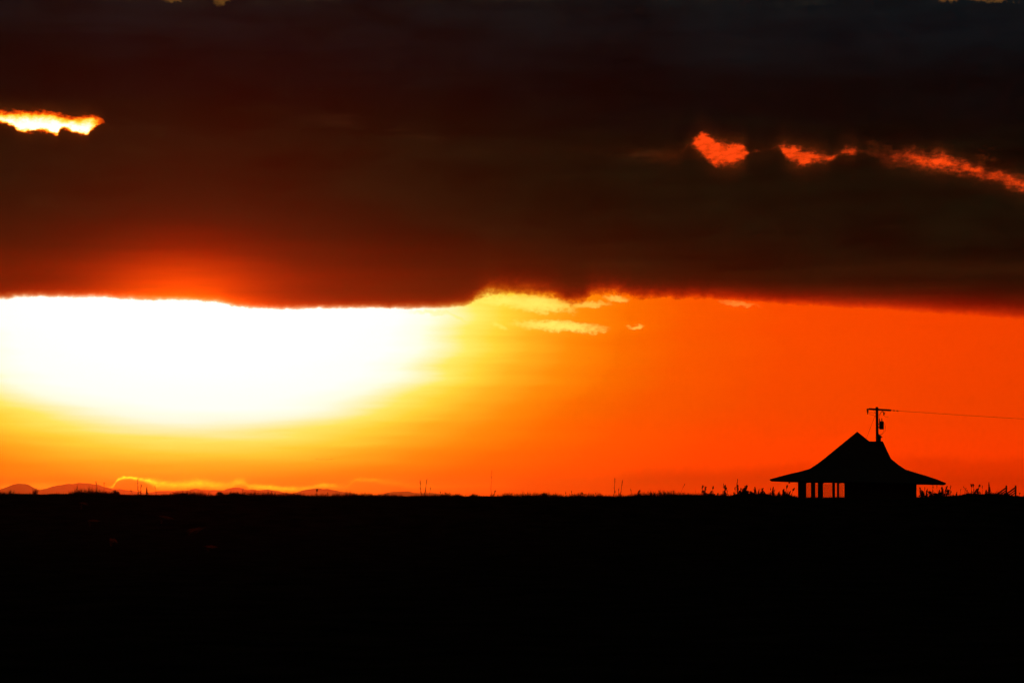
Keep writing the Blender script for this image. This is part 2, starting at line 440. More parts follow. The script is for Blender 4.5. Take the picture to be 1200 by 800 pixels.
# ------------------------------------------------------------------ mesh helpers
class MB:
    def __init__(self): self.v = []; self.f = []

    def add(self, verts, faces):
        k = len(self.v)
        self.v += [tuple(p) for p in verts]
        self.f += [tuple(i + k for i in f) for f in faces]

    def box(self, x0, x1, y0, y1, z0, z1):
        self.add([(x0, y0, z0), (x1, y0, z0), (x1, y1, z0), (x0, y1, z0), (x0, y0, z1), (x1, y0, z1), (x1, y1, z1), (x0, y1, z1)],
                 [(0, 3, 2, 1), (4, 5, 6, 7), (0, 1, 5, 4), (1, 2, 6, 5), (2, 3, 7, 6), (3, 0, 4, 7)])

    def tube(self, pts, radii, n=6):
        pts = [Vector(p) for p in pts]
        if not isinstance(radii, (list, tuple)):
            radii = [radii] * len(pts)
        k = len(self.v)
        for i, p in enumerate(pts):
            d = (pts[min(i + 1, len(pts) - 1)] - pts[max(i - 1, 0)]).normalized()
            a = d.cross(Vector((0.13, 0.97, 0.2)))
            if a.length < 1e-3:
                a = d.cross(Vector((1, 0, 0)))
            a.normalize()
            c = d.cross(a)
            for j in range(n):
                w = 2 * math.pi * j / n
                self.v.append(tuple(p + (a * math.cos(w) + c * math.sin(w)) * radii[i]))
        for i in range(len(pts) - 1):
            for j in range(n):
                j2 = (j + 1) % n
                self.f.append((k + i * n + j, k + i * n + j2, k + (i + 1) * n + j2, k + (i + 1) * n + j))
        self.f.append(tuple(k + j for j in range(n))[::-1])
        self.f.append(tuple(k + (len(pts) - 1) * n + j for j in range(n)))

    def lathe(self, prof, x=0, y=0, n=14):
        self.tube([(x, y, z) for r, z in prof], [r for r, z in prof], n)

    def beam(self, a, b, w, h):
        a, b = Vector(a), Vector(b)
        d = (b - a).normalized()
        s = d.cross(Vector((0, 0, 1)))
        if s.length < 1e-3:
            s = Vector((1, 0, 0))
        s = s.normalized() * (w / 2)
        u = s.cross(d).normalized() * (h / 2)
        self.add([p + e for p in (a, b) for e in (-s - u, s - u, s + u, -s + u)],
                 [(0, 1, 2, 3), (7, 6, 5, 4), (0, 4, 5, 1), (1, 5, 6, 2), (2, 6, 7, 3), (3, 7, 4, 0)])

    def blade(self, base, lean, h, w, bend=0.3, rnd=random):
        b = Vector(base)
        a = rnd.uniform(0, math.pi)
        s = Vector((math.cos(a), math.sin(a), 0)) * w / 2
        l = Vector((lean[0], lean[1], 0))
        m_ = b + Vector((0, 0, h * 0.55)) + l * 0.35
        t_ = b + Vector((0, 0, h * (1 - bend * 0.3))) + l
        self.add([b - s, b + s, m_ - s * 0.7, m_ + s * 0.7, t_], [(0, 1, 3, 2), (2, 3, 4)])

    def leaf(self, p, d, length, width):
        p = Vector(p); d = Vector(d).normalized()
        s = d.cross(Vector((random.uniform(-.4, .4), random.uniform(.4, 1), random.uniform(-.3, .3)))).normalized() * width / 2
        self.add([p, p + d * length * 0.5 + s, p + d * length, p + d * length * 0.5 - s], [(0, 1, 2, 3)])

    def build(self, name, mat, parent=None, smooth_=False, loc=None):
        me = bpy.data.meshes.new(name)
        me.from_pydata(self.v, [], self.f)
        me.materials.append(mat)
        if smooth_:
            for p in me.polygons:
                p.use_smooth = True
        o = bpy.data.objects.new(name, me)
        col.objects.link(o)
        if parent:
            o.parent = parent
        if loc:
            o.location = loc
        return o


def tag(o, label=None, cat=None, group=None, kind=None):
    if label: o['label'] = label
    if cat: o['category'] = cat
    if group: o['group'] = group
    if kind: o['kind'] = kind
    return o


def empty(name, loc):
    o = bpy.data.objects.new(name, None)
    o.empty_display_size = 0.3
    col.objects.link(o)
    o.location = loc
    return o


def W(px, py, d):
    """point at distance d along +Y seen at photograph pixel px, py"""
    dx, dy = px - 600.0, 400.0 - py
    y = F * math.cos(PITCH) - dy * math.sin(PITCH)
    z = F * math.sin(PITCH) + dy * math.cos(PITCH)
    return Vector((dx / y * d, d, EYE + z / y * d))


def interp(x, pts):
    if x <= pts[0][0]: return pts[0][1]
    for (a, b), (c, d) in zip(pts, pts[1:]):
        if x <= c:
            t_ = (x - a) / (c - a)
            return b + (d - b) * t_
    return pts[-1][1]


def sstep(a, b, x):
    t_ = max(0.0, min(1.0, (x - a) / (b - a)))
    return t_ * t_ * (3 - 2 * t_)


# ------------------------------------------------------------------ terrain
CREST_D = 150.0
LOW_Z = 0.2                             # ground level behind the bank
CREST = [(-300, 580), (0, 579.8), (90, 579.6), (125, 579), (160, 580.2), (220, 581), (300, 581.6), (400, 582), (500, 582.2), (600, 583),
         (700, 583.4), (770, 582.6), (800, 581.6), (850, 581.6), (905, 582), (930, 583.4), (942, 585.4), (1000, 586), (1068, 584.5), (1078, 582.4),
         (1100, 581.6), (1120, 580.8), (1148, 580.2), (1170, 581), (1200, 582.2), (1500, 582)]


def ground_z(x, y):
    px = 600 + x / max(y, 60) * F
    crest = W(px, interp(px, CREST), CREST_D).z
    n1 = mnoise.noise(Vector((x * 0.05, y * 0.05, 0.3)))
    n2 = mnoise.noise(Vector((x * 0.35, y * 0.35, 4.1)))
    n3 = mnoise.noise(Vector((x * 1.3, y * 1.3, 8.1)))
    near = 0.10 * n1 + 0.05 * n2 + 0.03 * n3
    bump_ = 0.045 * mnoise.noise(Vector((x * 0.45, y * 0.1, 5.5))) + 0.03 * mnoise.noise(Vector((x * 1.4, y * 0.2, 1.5)))
    fade = 1 - sstep(200, 280, y)
    if y < CREST_D:
        k = sstep(127, CREST_D, y)
        rough = 1 - 0.75 * sstep(143, 150, y)
        return crest * k + bump_ * k + (near * 1.6) * rough * sstep(8, 30, y)
    k = sstep(CREST_D, CREST_D + 9, y)
    low = LOW_Z - 2.5 * sstep(200, 300, y)
    return (crest + bump_) * (1 - k) + low * k + (0.02 * n3 + 0.02 * n2) * fade


xs = [-40000, -15000, -5000, -1500, -500, -200, -110] + [-70 + 0.5 * i for i in range(281)] + [110, 200, 500, 1500, 5000, 15000, 40000]
ys = [-4000, -1000, -200, -50, -10, 0, 5, 10] + [12 + 2 * i for i in range(55)] + [121 + 0.5 * i for i in range(88)] + \
     [166, 170, 175, 180, 186, 192, 200, 210, 220, 230, 240, 255, 270, 285, 300, 400, 700, 1500, 5000, 15000, 40000, 65000, 84000]
g = MB()
for y in ys:
    for x in xs:
        g.v.append((x, y, ground_z(max(-90, min(90, x)), y)))
nx = len(xs)
for j in range(len(ys) - 1):
    for i in range(nx - 1):
        a = j * nx + i
        g.f.append((a, a + 1, a + nx + 1, a + nx))
tag(g.build('ground', M['soil'], smooth_=True), kind='structure')

# far hills
HILLS = [
    [(-120, 582), (-80, 574), (-45, 571), (-20, 573.5), (0, 574.5), (8, 571), (16, 567.5), (22, 566), (30, 567), (38, 571), (46, 575), (56, 579), (70, 583)],
    [(26, 583), (38, 578), (46, 574.6), (58, 571.6), (70, 568.2), (82, 566.4), (94, 565.4), (104, 566), (116, 568.6), (130, 572), (150, 574.2), (166, 576.4), (182, 579), (200, 583)],
    [(150, 583), (172, 577.5), (186, 575.4), (204, 574.8), (218, 574.6), (230, 572.4), (238, 574), (252, 573.8), (262, 574.4), (270, 571.6), (277, 570.8), (284, 571.6),
     (292, 574), (304, 573.8), (316, 573.6), (326, 575.4), (340, 578), (352, 583)],
    [(330, 583), (344, 578), (356, 574.2), (366, 572.4), (376, 571.8), (386, 573), (396, 575), (408, 577), (420, 579.6), (430, 583)],
    [(432, 583), (446, 579), (458, 576.2), (470, 575.4), (482, 576.4), (492, 577.6), (504, 577), (514, 578.2), (524, 580), (536, 583)],
]
HD = 78000.0
for hi, prof in enumerate(HILLS):
    x0, x1 = prof[0][0], prof[-1][0]
    nxh = int((x1 - x0) / 0.8)
    nyh = 15
    h = MB()
    for j in range(nyh):
        v = j / (nyh - 1) * 2 - 1
        for i in range(nxh + 1):
            px = x0 + (x1 - x0) * i / nxh
            d = HD + hi * 250 + v * 2600
            p = W(px, interp(px, prof), HD + hi * 250)
            lump = mnoise.fractal(Vector((px * 0.11 + hi * 9, v * 2.0, 0)), 1.0, 2.0, 4) * 26 * (1 - v * v * 0.3)
            z = (p.z + lump + 2) * (1 - abs(v) ** 1.7) - 2
            ends = min(1, (px - x0) / 14, (x1 - px) / 14)
            h.v.append((p.x, d, -6 + (z + 6) * sstep(0, 1, ends)))
    for j in range(nyh - 1):
        for i in range(nxh):
            a = j * (nxh + 1) + i
            h.f.append((a, a + 1, a + nxh + 2, a + nxh + 1))
    tag(h.build('hill', M['rock'], smooth_=True), kind='structure')

# ------------------------------------------------------------------ the hut
HY = 167.0
HX = 404.5 / F * HY
hut = empty('shelter_hut', (HX, HY, LOW_Z))
PHI = math.atan2(HX, HY)
hut.rotation_euler.z = -PHI
tag(hut, 'dark hut with a wide flared pyramid roof and open glazed left side', 'hut')
B = LOW_Z                                  # hut floor level


def hz(py, d): return EYE + (HORIZON - py) / F * d - B


HALF = 102.5 / F * (HY - 4.97)             # half width of the eaves
RING = [(0.0, 505.6), (0.20, 521.8), (0.395, 538.0), (0.47, 544.0), (0.55, 549.4), (0.66, 552.8), (0.77, 555.8), (0.89, 559.6), (1.0, 563.6)]
roof = MB()
TILT = 2.3                                 # the left eave stands a little higher
corner = [(-1, -1), (1, -1), (1, 1), (-1, 1)]
N = 6                                      # subdivisions along each side
rings = []
for tt, py in RING[1:]:
    pts = []
    for c in range(4):
        (ax, ay), (bx, by) = corner[c], corner[(c + 1) % 4]
        for k in range(N):
            u = k / N
            sx, sy = ax + (bx - ax) * u, ay + (by - ay) * u
            d = HY - HALF * tt
            z = hz(py + TILT * sx * tt ** 3, d) - 0.04 * math.sin(math.pi * u) * tt ** 2 + random.uniform(-.008, .008)
            pts.append((sx * HALF * tt, sy * HALF * tt, z))
    rings.append(pts)
apex = (0, 0, hz(505.6, HY))
n4 = 4 * N
roof.add([apex] + [p for r_ in rings for p in r_], [])
for k in range(n4):
    roof.f.append((0, 1 + k, 1 + (k + 1) % n4))
for r_ in range(len(rings) - 1):
    for k in range(n4):
        a, b2 = 1 + r_ * n4 + k, 1 + r_ * n4 + (k + 1) % n4
        roof.f.append((a, a + n4, b2 + n4, b2))
# underside: thin edge, then the soffit running in to the wall head
base = 1 + (len(rings) - 1) * n4
WALL = 68.3 / F * (HY - 3.36)
s0 = len(roof.v)
for (x, y, z) in rings[-1]:
    roof.v.append((x * 0.998, y * 0.998, z - 0.055))
s1 = len(roof.v)
for (x, y, z) in rings[-1]:
    f_ = (WALL - 0.25) / HALF
    roof.v.append((x * f_, y * f_, hz(565.0, HY - 3.36)))
for k in range(n4):
    k2 = (k + 1) % n4
    roof.f.append((base + k, s0 + k, s0 + k2, base + k2))
    roof.f.append((s0 + k, s1 + k, s1 + k2, s0 + k2))
roof.f.append(tuple(s1 + k for k in range(n4))[::-1])
roof_o = roof.build('roof', M['shingle'], hut)
# hipped dormer on the right slope
dm = MB()
zr = hz(517.0, HY)
xo, xb = 29.6 / F * HY, 38.5 / F * HY
zb = hz(537.6, HY)
dm.add([(0.15, 0, zr), (xo, 0, zr), (xb + 0.02, -0.78, zb - 0.02), (xb + 0.02, 0.78, zb - 0.02), (0.1, -1.05, zb - 0.15), (0.1, 1.05, zb - 0.15),
        (xo, -0.16, zr - 0.004), (xo, 0.16, zr - 0.004)],
       [(0, 4, 2, 6, 1), (0, 1, 7, 3, 5), (1, 6, 2, 3, 7), (4, 5, 3, 2), (0, 5, 4)])
dm.build('dormer', M['shingle'], roof_o)
# roof vent with a conical cap standing on the dormer ridge
vt = MB()
vx = 25.2 / F * HY
vt.lathe([(0.115, zr - 0.15), (0.115, zr + 0.21), (0.10, zr + 0.25)], vx, 0)
vt.lathe([(0.21, zr + 0.215), (0.215, zr + 0.235), (0.09, zr + 0.34), (0.012, zr + 0.42)], vx, 0)
vt.build('roof_vent', M['steel'], roof_o, True)
# rafter ends peeping out below the eaves
for k in range(9):
    x = -3.9 + k * 0.96
    rf = MB()
    rf.box(x - 0.04, x + 0.04, -4.15, -3.45, hz(566.2, HY - 3.9), hz(564.6, HY - 3.9))
    rf.build('rafter_end', M['timber'], roof_o)
for k, x in enumerate((3.62, 4.0)):
    rf = MB()
    rf.box(x - 0.05, x + 0.05, -2.9, -2.8, hz(567.6, HY - 3), hz(565.0, HY - 3))
    rf.build('rafter_end', M['timber'], roof_o)
ZT = hz(564.6, HY - 3.36) - 0.02            # wall head
# enclosed room: right two thirds
DX = (989 - 1004.5) / F * (HY - 3.36)      # where the glazed part ends
DX2 = (989.8 - 1004.5) / F * (HY + 3.36)   # partition, set back behind the front wall's end
for nm, bx_ in (('wall', (DX, WALL, -WALL, -WALL + 0.12)), ('wall', (DX2, WALL, WALL - 0.12, WALL)),
                ('wall', (WALL - 0.12, WALL, -WALL + 0.122, WALL - 0.122)), ('wall', (DX2, DX2 + 0.12, -WALL + 0.122, WALL - 0.122))):
    wl = MB()
    wl.box(*bx_, -0.1, ZT)
    wl_o = wl.build(nm, M['board'], hut)
    x0, x1, y0, y1 = bx_
    if x1 - x0 > 1:                          # upright cover strips on the long walls
        yy = y0 - 0.02 if y0 < 0 else y1
        for k in range(14):
            xx = x0 + 0.15 + k * (x1 - x0 - 0.3) / 13
            cs = MB()
            cs.box(xx - 0.025, xx + 0.025, yy, yy + 0.02, -0.05, ZT - 0.02)
            cs.build('cover_strip', M['board'], wl_o)
# knee wall and posts of the glazed part
for y0, y1 in ((-WALL + 0.06, -WALL + 0.16), (WALL - 0.16, WALL - 0.06)):
    kw = MB(); kw.box(-WALL + 0.34, (DX if y0 < 0 else DX2) - 0.003, y0, y1, -0.1, 0.9); kw.build('knee_wall', M['board'], hut)
kw = MB(); kw.box(-WALL + 0.06, -WALL + 0.16, -WALL + 0.34, WALL - 0.34, -0.1, 0.9); kw.build('knee_wall', M['board'], hut)


def post(p0, p1, yl_):
    d = HY + yl_
    x0, x1 = (p0 - 1004.5) / F * d, (p1 - 1004.5) / F * d
    w = x1 - x0
    mb = MB(); mb.box(x0, x1, yl_ - w / 2, yl_ + w / 2, -0.1, ZT + 0.02)
    mb.build('post', M['timber'], hut)


post(935.0, 942.2, -WALL + 0.17)
post(958.2, 964.2, -WALL + 0.17)
post(950.2, 955.2, WALL - 0.17)
post(975.0, 978.2, WALL - 0.17)
post(980.4, 983.0, WALL - 0.17)
mb = MB(); mb.box(-WALL, -WALL + 0.3, WALL - 0.3, WALL, -0.1, ZT); mb.build('post', M['timber'], hut)


def pane(p0, p1, yl_):
    d = HY + yl_
    x0, x1 = (p0 - 1004.5) / F * d, (p1 - 1004.5) / F * d
    mb = MB(); mb.box(x0, x1, yl_ - 0.004, yl_ + 0.004, 0.9, ZT - 0.06)
    mb.build('window_pane', M['glass'], hut)


pane(942.3, 958.1, -WALL + 0.11)
pane(964.3, 988.9, -WALL + 0.11)
pane(944, 950.1, WALL - 0.11)
pane(955.3, 974.9, WALL - 0.11)
pane(983.1, 988.0, WALL - 0.11)

# ------------------------------------------------------------------ power pole behind the hut
PD = 230.0
pp = W(1028.6, 590, PD)
pz = LOW_Z - 2.5 * sstep(200, 300, PD)
pole = empty('power_pole', (pp.x, PD, pz))
tag(pole, 'wooden power pole with crossarm and transformer rising behind the hut roof', 'power pole')


def L(px, py, dd=0.0):                       # pole-local point
    p = W(px, py, PD + dd)
    return Vector((p.x - pp.x, dd, p.z - pz))


mb = MB(); top_z = L(1028.4, 476.6).z
mb.tube([(0.01, 0, -0.6), (0, 0, 4), (-0.01, 0, top_z - .02), (-0.01, 0, top_z)], [0.15, 0.125, 0.103, 0.085], 12)
mb.build('pole', M['pole'], pole, True)
mb = MB(); mb.beam(L(1018.2, 479.0, -.17), L(1044.2, 480.6, -.17), 0.13, 0.15)
arm = mb.build('crossarm', M['timber'], pole)
for a, b_ in (((1023.5, 480.5), (1027.6, 486.5)), ((1033.6, 481), (1029.4, 487))):
    mb = MB(); mb.beam(L(*a, -.24), L(*b_, -.18), 0.02, 0.02); mb.build('arm_brace', M['steel'], pole)
# hanging dead-end insulator on the left arm tip
mb = MB()
c = L(1016.8, 482, -.17)
mb.lathe([(0.02, c.z + .26), (0.075, c.z + .2), (0.095, c.z + .12), (0.05, c.z + .09), (0.09, c.z + .03), (0.05, c.z), (0.075, c.z - .06), (0.03, c.z - .09), (0.055, c.z - .15), (0.03, c.z - .22)], c.x, c.y, 10)
mb.build('insulator', M['porcelain'], pole, True)
mb = MB(); mb.beam(L(1015.6, 479.6, -.17), L(1018.6, 478.9, -.17), 0.05, 0.06); mb.build('bracket', M['steel'], pole)
# cut-out fuse hung below the right arm
mb = MB(); mb.tube([L(1034.2, 481.4, -.2), L(1036.0, 484.2, -.2), L(1035.4, 486.4, -.2)], [0.035, 0.05, 0.03], 8)
mb.build('fuse_cutout', M['porcelain'], pole, True)
mb = MB(); mb.tube([L(1037, 482, -.2), L(1036.8, 484.8, -.2), L(1035.8, 486.2, -.2)], 0.018, 6); mb.build('fuse_cutout', M['porcelain'], pole, True)
# transformer can with two bushings
c = L(1033.0, 498, -.12)
zt_, zb_ = L(0 + 1033, 493.8).z, L(1033, 503).z
mb = MB()
mb.lathe([(0.03, zb_), (0.17, zb_ + .005), (0.19, zb_ + .04), (0.19, zt_ - .1), (0.205, zt_ - .09), (0.205, zt_ - .05), (0.16, zt_ + .02), (0.03, zt_ + .04)], c.x, c.y, 16)
can = mb.build('transformer', M['steel'], pole, True)
for bx_ in (1030.6, 1033.4):
    q = L(bx_, 490, -.12)
    mb = MB(); mb.lathe([(0.05, zt_ - .02), (0.035, zt_ + .05), (0.05, zt_ + .1), (0.03, zt_ + .15), (0.04, zt_ + .2), (0.02, zt_ + .27)], q.x, q.y, 8)
    mb.build('bushing', M['porcelain'], can, True)
for zz in (zb_ + .18, zt_ - .2):
    mb = MB(); mb.box(0.06, 0.16, -0.1, -0.02, zz - .04, zz + .04); mb.build('mounting_lug', M['steel'], can)
# drooping leads
LEADS = [[(1034.0, 481.5), (1032.2, 484), (1030.4, 487), (1030.0, 489.5)], [(1018, 483.4), (1022, 483.2), (1026, 484), (1028.4, 483)],
         [(1018.4, 485.4), (1023, 486), (1028, 488.5)], [(1035.6, 486.6), (1037.5, 488.2), (1041, 488.0), (1039.5, 488.2)],
         [(1036.2, 496), (1037.8, 500), (1037.2, 505), (1033.4, 509), (1029.6, 511)], [(1035.4, 503), (1035.6, 505), (1033, 508.4), (1029.6, 510)]]
for ld_ in LEADS:
    mb = MB(); mb.tube([L(a, b_, -.16) for a, b_ in ld_], 0.012, 5); mb.build('lead_wire', M['wire'], pole)
# guy wire to the left, down behind the roof
mb = MB(); mb.tube([L(1025.6, 486.4), L(1016.0, 511.6), L(1016.0 - 9.6 * 2.8, 511.6 + 25.2 * 2.8)], 0.011, 5)
mb.build('guy_wire', M['wire'], pole)

# the line wire leaving to the right
lw = MB()
pts = []
for k in range(33):
    s = k / 32
    px = 1044.5 + (1520 - 1044.5) * s
    py = 480.7 + 0.069 * (px - 1044.5) - 0.0000300 * (px - 1044.5) ** 2
    p = W(px, py, PD - 0.17)
    pts.append(p)
lw.tube(pts, 0.011, 6)
o = lw.build('line_wire', M['wire'])
tag(o, 'thin overhead wire running off to the right from the crossarm', 'wire')
for k, px in enumerate((1046.8, 1048.2, 1051.2, 1052.2)):
    q = W(px, 480.7 + 0.069 * (px - 1044.5), PD - 0.17)
    mb = MB(); mb.tube([q - Vector((.05, 0, 0)), q - Vector((.02, 0, 0)), q + Vector((.02, 0, 0)), q + Vector((.05, 0, 0))], [0.02, 0.05, 0.05, 0.02], 8)
    mb.build('strain_insulator', M['porcelain'], o)

# ------------------------------------------------------------------ slanting rail fence sections, right
FD = 152.0


def fence_section(post_px, foot_px, foot_py, label, npost_top, nr):
    c0 = W(post_px, 581, FD)
    root = empty('rail_fence', (c0.x, FD, c0.z))
    tag(root, label, 'fence', 'slanting rail sections on the bank')

    def Q(px, py, dd=0): p = W(px, py, FD + dd); return Vector((p.x - c0.x, dd, p.z - c0.z))
    mb = MB(); mb.beam(Q(post_px, 589), Q(post_px, npost_top), 0.075, 0.075)
    mb.build('post', M['timber'], root)
    mb = MB(); mb.beam(Q(foot_px + 0.4, 590, .05), Q(foot_px + 0.4, foot_py - 1.0, .05), 0.05, 0.05)
    mb.build('post', M['timber'], root)
    sl = (foot_py - (npost_top + 2.6)) / (foot_px - post_px)
    for k in range(nr):
        y0 = npost_top + 2.2 + k * 3.0
        mb = MB(); mb.beam(Q(post_px + 0.3, y0, -.06), Q(foot_px, y0 + sl * (foot_px - post_px), -.06), 0.04, 0.058 if k else 0.08)
        mb.build('rail', M['timber'], root)


fence_section(1179.4, 1166.0, 581.0, 'post with slanting rails, the nearer to the hut of two', 568.6, 3)
fence_section(1190.2, 1180.6, 578.0, 'post with slanting rails, the farther right of two', 568.4, 3)

# ------------------------------------------------------------------ grass along the crest
rg = random.Random(21)
gr = MB()
for k in range(70000):
    x = rg.uniform(-36, 36)
    y = CREST_D + rg.gauss(0, 1.7) if rg.random() < 0.75 else rg.uniform(128, 156)
    cl_ = mnoise.noise(Vector((x * 0.55, y * 0.15, 2.0))) + 0.6 * mnoise.noise(Vector((x * 1.9, y * 0.3, 7.0)))
    px = 600 + x / y * F
    if 936 < px < 1072 and y > 140:
        hmul = 0.5
    else:
        hmul = 1.0
    h_ = (0.045 + 0.14 * max(0, cl_ + 0.25) + rg.random() ** 3 * 0.34 * max(0.15, cl_ + 0.4)) * hmul
    if rg.random() < 0.008 and cl_ > 0:
        h_ *= 1.9
    w_ = rg.uniform(0.010, 0.024)
    gr.blade((x, y, ground_z(x, y) - 0.02), (rg.gauss(0, h_ * 0.35), rg.gauss(0, h_ * 0.25)), h_ + 0.02, w_, rnd=rg)
tag(gr.build('crest_grass', M['grass']), 'low dark grass fringing the whole crest of the bank', 'grass', kind='stuff')


# ------------------------------------------------------------------ weeds standing on the crest
def weed(px, tip_py, kind, label, lean=0.0, group='weeds on the crest', spread=1.0, depth=None):
    d = depth if depth else CREST_D + random.uniform(-0.9, 0.9)
    x = (px - 600) / F * d
    z0 = ground_z(x, d) - 0.03
    root = empty('weed', (x, d, z0))
    tag(root, label, 'plant', group)
    H = W(px, tip_py, d).z - z0
    stem, leaves = MB(), MB()
    rr = random.Random(int(px * 7) + int(tip_py))

    def stalk(bx, h, ln, r0=0.011, wob=0.03):
        n = 6
        pts = [(bx + ln * (i / n) ** 1.4 + rr.gauss(0, wob) * (i > 0) * h * .5, rr.gauss(0, wob * .5), h * i / n) for i in range(n + 1)]
        stem.tube(pts, [r0 * (1 - 0.6 * i / n) for i in range(n + 1)], 5)
        return [Vector(p) for p in pts]

    def at(pts, u):
        f = u * (len(pts) - 1); i = min(int(f), len(pts) - 2)
        return pts[i].lerp(pts[i + 1], f - i)

    if kind == 'thin':                       # bare stalk, small seed head
        pts = stalk(0, H, lean, 0.019)
        for k in range(26):
            u = rr.uniform(0.72, 1.0)
            leaves.leaf(at(pts, u), (rr.gauss(0, .5), rr.gauss(0, .5), 1), rr.uniform(.05, .09), .014)
        for k in range(5):
            leaves.leaf(at(pts, rr.uniform(.05, .5)), (rr.choice((-1, 1)) * rr.uniform(.3, 1), rr.gauss(0, .4), .9), rr.uniform(.09, .2), .022)
    elif kind == 'wisp':                     # hair-thin grass culm with loose plume
        pts = stalk(0, H, lean, 0.011, .015)
        for k in range(14):
            leaves.leaf(at(pts, rr.uniform(.7, 1)), (rr.gauss(0, .35), rr.gauss(0, .3), 1), rr.uniform(.06, .11), .012)
    elif kind == 'spike':                    # dense tapering flower spike
        pts = stalk(0, H, lean, 0.014, .02)
        for k in range(int(230 * spread)):
            u = rr.random()
            rad_ = 0.15 * spread * (1 - u) ** 0.8 + 0.012
            leaves.leaf(at(pts, u * 0.98), (rr.gauss(0, 1), rr.gauss(0, 1), rr.uniform(.4, 1.6)), rad_ * rr.uniform(.7, 1.5), .034)
    elif kind == 'head':                     # stalk carrying one fat seed head
        pts = stalk(0, H, lean, 0.016, .015)
        for k in range(60):
            u = rr.uniform(0.72, 0.97)
            leaves.leaf(at(pts, u), (rr.gauss(0, 1), rr.gauss(0, 1), rr.uniform(0, 1.5)), rr.uniform(.04, .075), .03)
    elif kind == 'bushy':                    # several stalks with clumps of seed and leaf
        ns = max(3, int(5 * spread))
        for s in range(ns):
            h = H * (1.0 if s == 0 else rr.uniform(.45, .92))
            bx = (s - ns / 2) * 0.07 * spread + rr.gauss(0, .03)
            pts = stalk(bx, h, lean + rr.gauss(0, .10) * H, 0.015, .03)
            for c in range(4):
                u0 = rr.uniform(.35, .98)
                for k in range(30):
                    leaves.leaf(at(pts, min(1, max(0, u0 + rr.gauss(0, .05)))), (rr.gauss(0, .8), rr.gauss(0, .8), rr.uniform(.2, 1.4)), rr.uniform(.045, .1), .02)
        for k in range(int(90 * spread)):
            leaves.leaf((rr.gauss(0, .14 * spread), rr.gauss(0, .1), rr.uniform(0, .25) * H), (rr.gauss(0, .7), rr.gauss(0, .5), 1), rr.uniform(.06, .16), .025)
    elif kind == 'tuft':                     # fan of grass blades
        for k in range(int(46 * spread)):
            a = rr.gauss(0, .42)
            h = H * rr.uniform(.35, 1.0)
            leaves.blade((rr.gauss(0, .09 * spread), rr.gauss(0, .06), 0), (math.tan(a) * h * .6 + lean * h, rr.gauss(0, .2) * h), h, rr.uniform(.016, .032), rnd=rr)
    elif kind == 'mound':                    # low leafy mound
        for k in range(int(330 * spread)):
            a = rr.uniform(0, math.pi)
            q = rr.random() ** .7
            x_ = math.cos(a) * .26 * spread * q
            z_ = abs(math.sin(a)) * H * q
            leaves.leaf((x_, rr.gauss(0, .15), z_ * .85), (rr.gauss(0, 1), rr.gauss(0, 1), rr.uniform(-.2, 1.3)), rr.uniform(.04, .1), .04)
        pts = stalk(0, H * .8, 0, .012)
    if stem.v:
        stem.build('stem', M['weed'], root)
    leaves.build('leaves', M['weed'], root)


